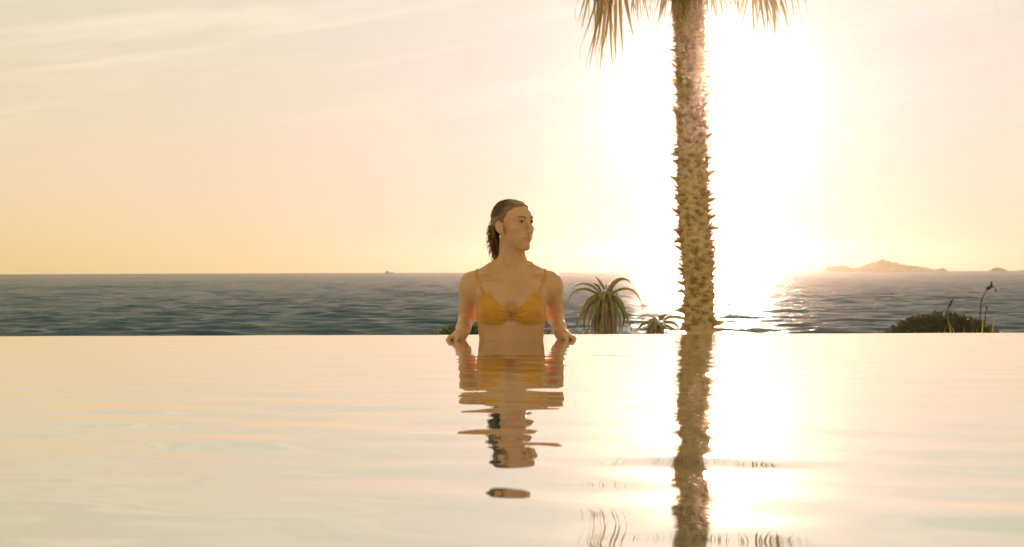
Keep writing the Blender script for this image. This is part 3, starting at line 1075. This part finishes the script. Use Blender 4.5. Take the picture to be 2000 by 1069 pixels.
for sg in (-1, 1):
    S = np.array([sg, 1, 1.0])
    cap(S * (0.05, 0.030, 0.272), S * (0.168, 0.026, 0.250), 0.044, 0.040, 0.035)      # shoulder girdle
    cap(S * (0.030, 0.038, 0.345), S * (0.150, 0.034, 0.268), 0.026, 0.024, 0.035)     # trapezius
    cap(S * (0.014, -0.044, 0.268), S * (0.100, -0.026, 0.286), 0.0075, 0.008, 0.014)  # collar bone
    cap(S * (0.100, -0.026, 0.286), S * (0.165, 0.008, 0.284), 0.008, 0.009, 0.016)
    ell(S * (0.180, 0.022, 0.226), (0.047, 0.047, 0.060), 0.032)                        # deltoid
    ell(S * (0.088, -0.058, 0.205), (0.062, 0.034, 0.045), 0.035)                       # pectoral
    ell(S * (0.074, -0.082, 0.128), (0.060, 0.046, 0.052), 0.028)                       # breast
    cap(S * (0.184, 0.026, 0.225), S * (0.196, 0.125, 0.095), 0.037, 0.032, 0.020)      # upper arm
    cap(S * (0.192, 0.060, 0.19), S * (0.195, 0.105, 0.13), 0.033, 0.032, 0.020)
    cap(S * (0.197, 0.125, 0.092), S * (0.210, 0.035, 0.050), 0.036, 0.031, 0.020)      # forearm
    cap(S * (0.210, 0.035, 0.050), S * (0.213, -0.014, 0.030), 0.032, 0.028, 0.015)
    # hand: palm on the water, fingers together pointing outward and curling under, thumb tucked forward
    ell(S * (0.231, -0.028, 0.010), (0.032, 0.036, 0.032), 0.016)
    for (by, dx, dyy, L, r) in ((-0.053, 0.92, -0.18, 0.92, 0.0088), (-0.037, 0.98, -0.06, 1.04, 0.0094), (-0.020, 1.0, 0.06, 0.98, 0.0090), (-0.005, 0.96, 0.18, 0.80, 0.0082)):
        p0 = S * (0.246, by, 0.017)
        p1 = p0 + S * (dx * 0.021 * L, dyy * 0.021 * L, -0.004)
        p2 = p1 + S * (dx * 0.011 * L, dyy * 0.011 * L, -0.017)
        p3 = p2 + S * (-dx * 0.002 * L, dyy * 0.004 * L, -0.018)
        cap(p0 - S * (0.014, 0, 0.003), p1, r * 1.12, r, 0.006)
        cap(p1, p2, r, r * 0.94, 0.004)
        cap(p2, p3, r * 0.94, r * 0.82, 0.003)
    t0 = S * (0.222, -0.052, 0.018)
    t1 = S * (0.232, -0.074, 0.012)
    t2 = S * (0.244, -0.084, -0.004)
    cap(t0, t1, 0.011, 0.0095, 0.008)
    cap(t1, t2, 0.0095, 0.0075, 0.005)
    # thighs under water
    cap(S * (0.085, 0.015, -0.45), S * (0.095, -0.01, -0.62), 0.085, 0.078, 0.03)
cap((0, -0.104, 0.15), (0, -0.100, 0.09), 0.010, 0.010, 0.03, 'cut')                    # between the breasts
cap((0.002, 0.030, 0.27), (0.006, 0.016, 0.40), 0.056, 0.050, 0.030)                    # neck
cap((0.004, -0.030, 0.335), (0.001, -0.040, 0.275), 0.018, 0.010, 0.020)

# --- head, in its own turned frame
YAW = R(44)
HC = np.array([0.011, 0.004, 0.498])
cy, sy_ = math.cos(YAW), math.sin(YAW)
NOD = R(-2)


def head_local(x, y, z):
    X, Y, Z = x - HC[0], y - HC[1], z - HC[2]
    a = X * cy + Y * sy_
    b = -X * sy_ + Y * cy
    return a, b * math.cos(NOD) + Z * math.sin(NOD), -b * math.sin(NOD) + Z * math.cos(NOD)


def head_world(p):
    a, b, c = p
    b, c = b * math.cos(NOD) - c * math.sin(NOD), b * math.sin(NOD) + c * math.cos(NOD)
    return Vector((HC[0] + a * cy - b * sy_, HC[1] + a * sy_ + b * cy, HC[2] + c))


hs, x, y, z = B.sub(HC - 0.13, HC + 0.13, 0.02)
hx, hy, hz = head_local(x, y, z)
ax = np.abs(hx)


def hop(d, k, mode='add'):
    B.op(hs, d, k, mode)


hop(sd_ell(hx, hy, hz, (0, 0.016, 0.034), (0.071, 0.090, 0.072)), 0.02)
hop(sd_ell(hx, hy, hz, (0, -0.030, 0.036), (0.062, 0.056, 0.056)), 0.02)
hop(sd_ell(hx, hy, hz, (0, -0.030, -0.032), (0.056, 0.056, 0.076)), 0.02)
hop(sd_cap(ax, hy, hz, (0.045, 0.004, -0.050), (0.011, -0.060, -0.099), 0.015, 0.013), 0.02)
hop(sd_ell(hx, hy, hz, (0, -0.076, -0.098), (0.016, 0.016, 0.015)), 0.016)
hop(sd_ell(hx, hy, hz, (0, -0.066, -0.060), (0.029, 0.025, 0.028)), 0.018)
hop(sd_ell(ax, hy, hz, (0.042, -0.054, -0.016), (0.021, 0.022, 0.018)), 0.018)
hop(sd_cap(ax, hy, hz, (0.045, -0.064, 0.031), (0.014, -0.083, 0.028), 0.006, 0.006), 0.020)
hop(sd_ell(ax, hy, hz, (0.034, -0.042, -0.046), (0.022, 0.026, 0.032)), 0.02)
hop(sd_ell(ax, hy, hz, (0.032, -0.094, 0.012), (0.017, 0.013, 0.011)), 0.010, 'cut')
hop(sd_ell(ax, hy, hz, (0.0315, -0.0675, 0.012), (0.0165, 0.0150, 0.0125)), 0.003)
hop(sd_cap(ax, hy, hz, (0.020, -0.0825, 0.017), (0.042, -0.0770, 0.0175), 0.0026, 0.0026), 0.004)
hop(sd_cap(hx, hy, hz, (0, -0.085, 0.022), (0, -0.107, -0.030), 0.0060, 0.0078), 0.010)
hop(sd_cap(ax, hy, hz, (0.0085, -0.098, -0.035), (0.011, -0.094, -0.034), 0.0062, 0.0060), 0.007)
hop(sd_ell(hx, hy, hz, (0, -0.104, -0.0355), (0.0070, 0.009, 0.0065)), 0.007)
hop(sd_cap(ax, hy, hz, (0.0, -0.0910, -0.0565), (0.021, -0.0800, -0.0595), 0.0052, 0.0032), 0.004)
hop(sd_cap(ax, hy, hz, (0.0, -0.0895, -0.0665), (0.019, -0.0800, -0.0615), 0.0060, 0.0034), 0.004)
hop(sd_cap(ax, hy, hz, (0.0, -0.0960, -0.0612), (0.021, -0.0840, -0.0608), 0.0014, 0.0012), 0.003, 'cut')
hop(sd_cap(hx, hy, hz, (0, -0.093, -0.079), (0, -0.093, -0.079), 0.006, 0.006), 0.010, 'cut')
# ears
ex, ey, ez = ax - 0.0735, hy - 0.012, hz + 0.010
er = 0.25
eyr, ezr = ey * math.cos(er) - ez * math.sin(er), ey * math.sin(er) + ez * math.cos(er)
ext = ex - 0.35 * eyr
hop(sd_ell(ext, eyr, ezr, (0, 0, 0.002), (0.0075, 0.0175, 0.029)), 0.006)
hop(sd_ell(ext, eyr, ezr, (0.007, -0.002, 0.004), (0.0055, 0.0105, 0.018)), 0.004, 'cut')
hop(sd_ell(ext, eyr, ezr, (-0.001, -0.008, -0.024), (0.006, 0.008, 0.009)), 0.005)
# neck into skull
jw = head_world((0, 0.018, -0.05))
cap(tuple(jw), (0.006, 0.020, 0.36), 0.050, 0.050, 0.022)

V, Q = surface_nets(B.F)
me = mesh_np('person', V, Q)
me.materials.append(M['skin'])
me.materials.append(M['lips'])
fc = V[Q].mean(1)
lx, ly, lz = head_local(fc[:, 0], fc[:, 1], fc[:, 2])
lip = (np.abs(lx) < 0.0225) & (ly < -0.078) & (((lx / 0.0235) ** 2 + ((lz + 0.0620) / 0.0105) ** 2) < 1)
if len(me.polygons) == len(Q):
    me.polygons.foreach_set('material_index', lip.astype(np.int32))
# soften the grid of the volume mesh
PERSON_AT = Vector((-0.004, 7.30, 0.0))
person = put('person', me, None)
person.location = PERSON_AT
person.scale = (0.98, 0.98, 0.98)
smo = person.modifiers.new('smooth', 'SMOOTH')
smo.factor, smo.iterations = 0.5, 2
tag(person, 'woman in an ochre bikini top standing waist-deep in the pool, head turned aside', 'person')
bvh = BVHTree.FromPolygons([tuple(v) for v in V], [tuple(q) for q in Q])


def part(mb, name, m, parent=None, smooth=True):
    return mb.build(name, m, parent or person, smooth)


# --- bikini top
def radial(th, z, sg):
    o = Vector((0, 0.0, z))
    d = Vector((sg * math.sin(th), -math.cos(th), 0))
    loc, nor, _, _ = bvh.ray_cast(o, d)
    return loc, nor


TH = np.radians([0, 4, 14, 28, 40, 47, 58, 72, 85, 110, 180])
ZT = [0.122, 0.124, 0.141, 0.167, 0.193, 0.208, 0.184, 0.148, 0.124, 0.112, 0.110]
ZB = [0.094, 0.092, 0.081, 0.070, 0.066, 0.066, 0.068, 0.071, 0.076, 0.084, 0.086]
mb = MB()
for sg in (-1, 1):
    nth, nv = 130, 26
    G = np.zeros((nth, nv, 3))
    for i in range(nth):
        th = R(0.6) + (math.pi - R(0.4)) * (i / (nth - 1)) ** 1.35
        zt_, zb_ = np.interp(th, TH, ZT), np.interp(th, TH, ZB)
        for j in range(nv):
            v = j / (nv - 1)
            z = zb_ + (zt_ - zb_) * v
            loc, nor = radial(th, z, sg)
            if loc is None:
                loc, nor = Vector((sg * 0.15 * math.sin(th), -0.1 * math.cos(th), z)), Vector((sg * math.sin(th), -math.cos(th), 0))
            edge = min(1.0, min(v, 1 - v) * 9)
            near = math.exp(-(th / R(30)) ** 2)
            fold = 0.0021 * near * math.sin(v * 26 + 2.2 * math.sin(th * 5) + sg) + 0.0007 * math.sin(v * 15 + th * 9)
            hem = 0.0016 * math.exp(-((min(v, 1 - v) - 0.07) / 0.035) ** 2)
            G[i, j] = loc + nor * (0.0006 + 0.0034 * edge + fold * edge + hem)
    mb.grid(G if sg > 0 else G[:, ::-1])
top_o = part(mb, 'bikini_top', M['cloth'])
for sg in (-1, 1):
    path = []
    for t in np.linspace(0, 1, 14):
        z = 0.200 + 0.075 * t
        xx = sg * (0.116 + 0.034 * t)
        loc, nor, _, _ = bvh.ray_cast(Vector((xx, -0.5, z)), Vector((0, 1, 0)))
        if loc:
            path.append((loc, nor))
    for yy in np.linspace(path[-1][0].y + 0.012, 0.065, 10):
        loc, nor, _, _ = bvh.ray_cast(Vector((sg * 0.150, yy, 0.5)), Vector((0, 0, -1)))
        if loc:
            path.append((loc, nor))
    for t in np.linspace(0, 1, 12):
        loc, nor, _, _ = bvh.ray_cast(Vector((sg * (0.148 - 0.05 * t), 0.5, 0.255 - 0.15 * t)), Vector((0, -1, 0)))
        if loc:
            path.append((loc, nor))
    rows = []
    for i, (p, nr) in enumerate(path):
        tg = (path[min(i + 1, len(path) - 1)][0] - path[max(i - 1, 0)][0]).normalized()
        sd = tg.cross(nr).normalized()
        w = 0.0058
        rows.append([tuple(p + sd * w + nr * 0.0003), tuple(p + sd * w * 0.8 + nr * 0.0032), tuple(p - sd * w * 0.8 + nr * 0.0032), tuple(p - sd * w + nr * 0.0003)])
    m2 = MB()
    m2.grid(rows)
    part(m2, 'strap', M['cloth'], top_o)
fl, fn = radial(0.0, 0.107, 1)
mb = MB()
ring = [fl + Vector((0.0085 * math.cos(a), -0.004 - 0.002 * math.cos(a) ** 2, 0.0175 * math.sin(a))) for a in np.linspace(0, 2 * math.pi, 25)]
mb.tube(ring, 0.0042, 8, False)
part(mb, 'clasp', M['clasp'], top_o)

# --- eyes, brows, earring
for sg in (-1, 1):
    c = np.array((sg * 0.0315, -0.0705, 0.0112))
    mb = MB()
    nu, nv = 17, 9
    G = np.zeros((nu, nv, 3))
    for i in range(nu):
        for j in range(nv):
            a, e = R(-62) + R(124) * i / (nu - 1), R(-19) + R(38) * j / (nv - 1)
            e *= math.cos(a * 1.35)
            G[i, j] = head_world(c + 0.0134 * np.array((math.sin(a) * math.cos(e), -math.cos(a) * math.cos(e), math.sin(e))))
    mb.grid(G)
    eye = part(mb, 'eye', M['eye'])
    mb = MB()
    mb.tube([head_world(c + np.array((0.001, -0.0120, 0.0004))), head_world(c + np.array((0.001, -0.0139, 0.0004)))], 0.0052, 14)
    part(mb, 'iris', M['iris'], eye)
    mb = MB()
    arc = [head_world(c + np.array((sg * (-0.0135 + 0.027 * t), -0.0115 - 0.0040 * math.sin(t * 3.14) + 0.004 * t, 0.0030 + 0.0042 * math.sin(t * 3.0)))) for t in np.linspace(0, 1, 11)]
    mb.tube(arc, [0.0011] * 9 + [0.0009, 0.0005], 5)
    part(mb, 'eyelash', M['brow'], eye)
    mb = MB()
    pts, rad = [], []
    for t in np.linspace(0, 1, 13):
        q = head_world((sg * (0.013 + 0.036 * t), -0.20, 0.0290 + 0.0050 * math.sin(t * 2.3) - 0.002 * t))
        d = (head_world((0, 0, 0)) - head_world((0, -1, 0))).normalized()
        loc, nor, _, _ = bvh.ray_cast(q, d)
        if loc:
            pts.append(loc + nor * 0.0003)
            rad.append(0.0021 * (1 - t) ** 0.45 + 0.0005)
    mb.tube(pts, rad, 6)
    part(mb, 'eyebrow', M['brow'])
mb = MB()
pc = head_world((-0.081, 0.001, -0.050))
rows = [[(pc.x + 0.0048 * math.sin(e) * math.cos(a), pc.y + 0.0048 * math.sin(e) * math.sin(a), pc.z + 0.0048 * math.cos(e)) for a in np.linspace(0, 2 * math.pi, 12, endpoint=False)] for e in np.linspace(0.05, 3.09, 8)]
mb.grid(rows, close_v=True)
mb.tube([pc + Vector((0, 0, 0.004)), head_world((-0.078, 0.002, -0.038))], 0.0009, 5)
part(mb, 'earring', M['pearl'])

# --- hair: slicked-back cap, then wet strands falling behind the neck
Hf = Field()
hs2, x, y, z = Hf.sub(HC - 0.14, HC + 0.14, 0.0)
hx, hy, hz = head_local(x, y, z)
ax = np.abs(hx)
capd = sd_ell(hx, hy, hz, (0, 0.018, 0.036), (0.0775, 0.0965, 0.0775))
hh_ = np.clip(0.5 + 0.5 * (capd - sd_ell(hx, hy, hz, (0, -0.028, 0.040), (0.0645, 0.0585, 0.0580))) / 0.02, 0, 1)
capd = capd * (1 - hh_) + sd_ell(hx, hy, hz, (0, -0.028, 0.040), (0.0645, 0.0585, 0.0580)) * hh_ - 0.02 * hh_ * (1 - hh_)
groove = 0.0012 * np.sin(np.arctan2(hx, hz + 0.02) * 26 + 3 * np.sin(hy * 40)) + 0.0007 * np.sin(np.arctan2(hx, hz) * 61 + hy * 50)
capd = capd - groove
# hairline: forehead, temple, then behind the ear
hl_front = np.interp(np.broadcast_to(hz, np.broadcast(hx, hy, hz).shape), [-0.12, -0.045, -0.015, 0.012, 0.03, 0.055, 0.074, 0.088, 0.12], [0.045, 0.036, 0.026, -0.012, -0.024, -0.038, -0.062, -0.10, -0.2])
hl = (hl_front - hy) * 0.7 + 0.10 * np.clip(0.03 - ax, 0, None)
hd = np.maximum(capd + 0.0075 * np.exp(np.minimum(hl, 0) / 0.009), hl)
Hf.op(hs2, hd, 0.002)
Vh, Qh = surface_nets(Hf.F)
hair = put('hair', mesh_np('hair', Vh, Qh), M['hair'], person)
sm2 = hair.modifiers.new('smooth', 'SMOOTH')
sm2.factor, sm2.iterations = 0.5, 3
rn = random.Random(21)
mb = MB()
# damp tail: strands leave the back of the head and fall behind the neck on the far side from the face
for i in range(210):
    a = rn.uniform(-1.15, 1.2)
    h0 = rn.uniform(-0.035, 0.06)
    w0 = head_world((0.068 * math.sin(a), 0.018 + 0.088 * math.cos(a), h0))
    L = rn.uniform(0.0, 1.0)
    zb = 0.348 + 0.10 * L ** 1.7
    side = rn.uniform(-0.088, -0.036) + 0.030 * (1 - L) ** 2 * rn.random()
    w3 = Vector((side, 0.062 + rn.uniform(-0.03, 0.03), zb))
    w1 = w0 + Vector((-0.006, 0.012, -0.035))
    w2 = Vector((w3.x * 0.8 + w0.x * 0.2 - 0.012, 0.085 + rn.uniform(-0.02, 0.015), zb + 0.055))
    P = bez(w0, w1, w2, w3, 22)
    f, ph = rn.uniform(2.2, 4.6), rn.uniform(0, 6.28)
    amp = rn.uniform(0.0015, 0.0065)
    W = [Vector(P[k]) + Vector((math.cos(ph + f * k / 21 * 6.28), math.sin(ph + f * k / 21 * 6.28), 0)) * (amp * k / 21) for k in range(22)]
    r0 = rn.uniform(0.0022, 0.0042)
    mb.tube(W, [r0 * (1 - 0.75 * (k / 21) ** 1.5) for k in range(22)], 5)
for i in range(110):         # curls and loose ends standing out from the outline
    z0 = rn.uniform(0.355, 0.52)
    x0 = float(np.interp(z0, [0.35, 0.40, 0.45, 0.52], [-0.068, -0.084, -0.090, -0.086]))
    p0 = Vector((x0 + rn.uniform(-0.002, 0.02), 0.06 + rn.uniform(-0.02, 0.02), z0))
    dr = Vector((-1.0, rn.uniform(-0.3, 0.3), rn.uniform(-0.7, 0.5)))
    L = rn.uniform(0.008, 0.024)
    P = bez(p0, p0 + dr * L * 0.7, p0 + dr * L * 1.1 + Vector((0, 0, -0.6 * L)), p0 + dr * L * 0.7 + Vector((0, 0, -1.5 * L)), 9)
    mb.tube(P, list(np.linspace(0.0021, 0.0007, 9)), 4)
hb_ = BVHTree.FromPolygons([tuple(v) for v in Vh], [tuple(q_) for q_ in Qh])
for i in range(260):         # combed-back strands and a fine fuzz that catches the sun along the crown
    a, e = rn.uniform(-1.5, 1.5), rn.uniform(0.15, 1.5)
    d = (head_world((math.sin(a) * math.cos(e), -0.6 * math.cos(a) * math.cos(e) + 0.25, math.sin(e))) - head_world((0, 0, 0))).normalized()
    o_ = head_world((0, 0.015, 0.03))
    W = []
    back = (head_world((0, 1, -0.25)) - head_world((0, 0, 0))).normalized()
    lift = rn.uniform(0.0004, 0.0014) if rn.random() < 0.25 else rn.uniform(0.002, 0.005)
    for k in range(9):
        dd = (d + back * (0.09 * k)).normalized()
        loc, nor, _, _ = hb_.ray_cast(o_, dd)
        if loc is None or nor.dot(dd) < 0.5:
            break
        W.append(loc + nor * (lift * math.sin(min(1, k / 6) * 1.6)))
    if len(W) > 3:
        r0 = 0.0013 if lift < 0.0015 else 0.0006
        mb.tube(W, [r0] * (len(W) - 1) + [r0 * 0.4], 4)
part(mb, 'hair_strands', M['hair_strand'], hair)
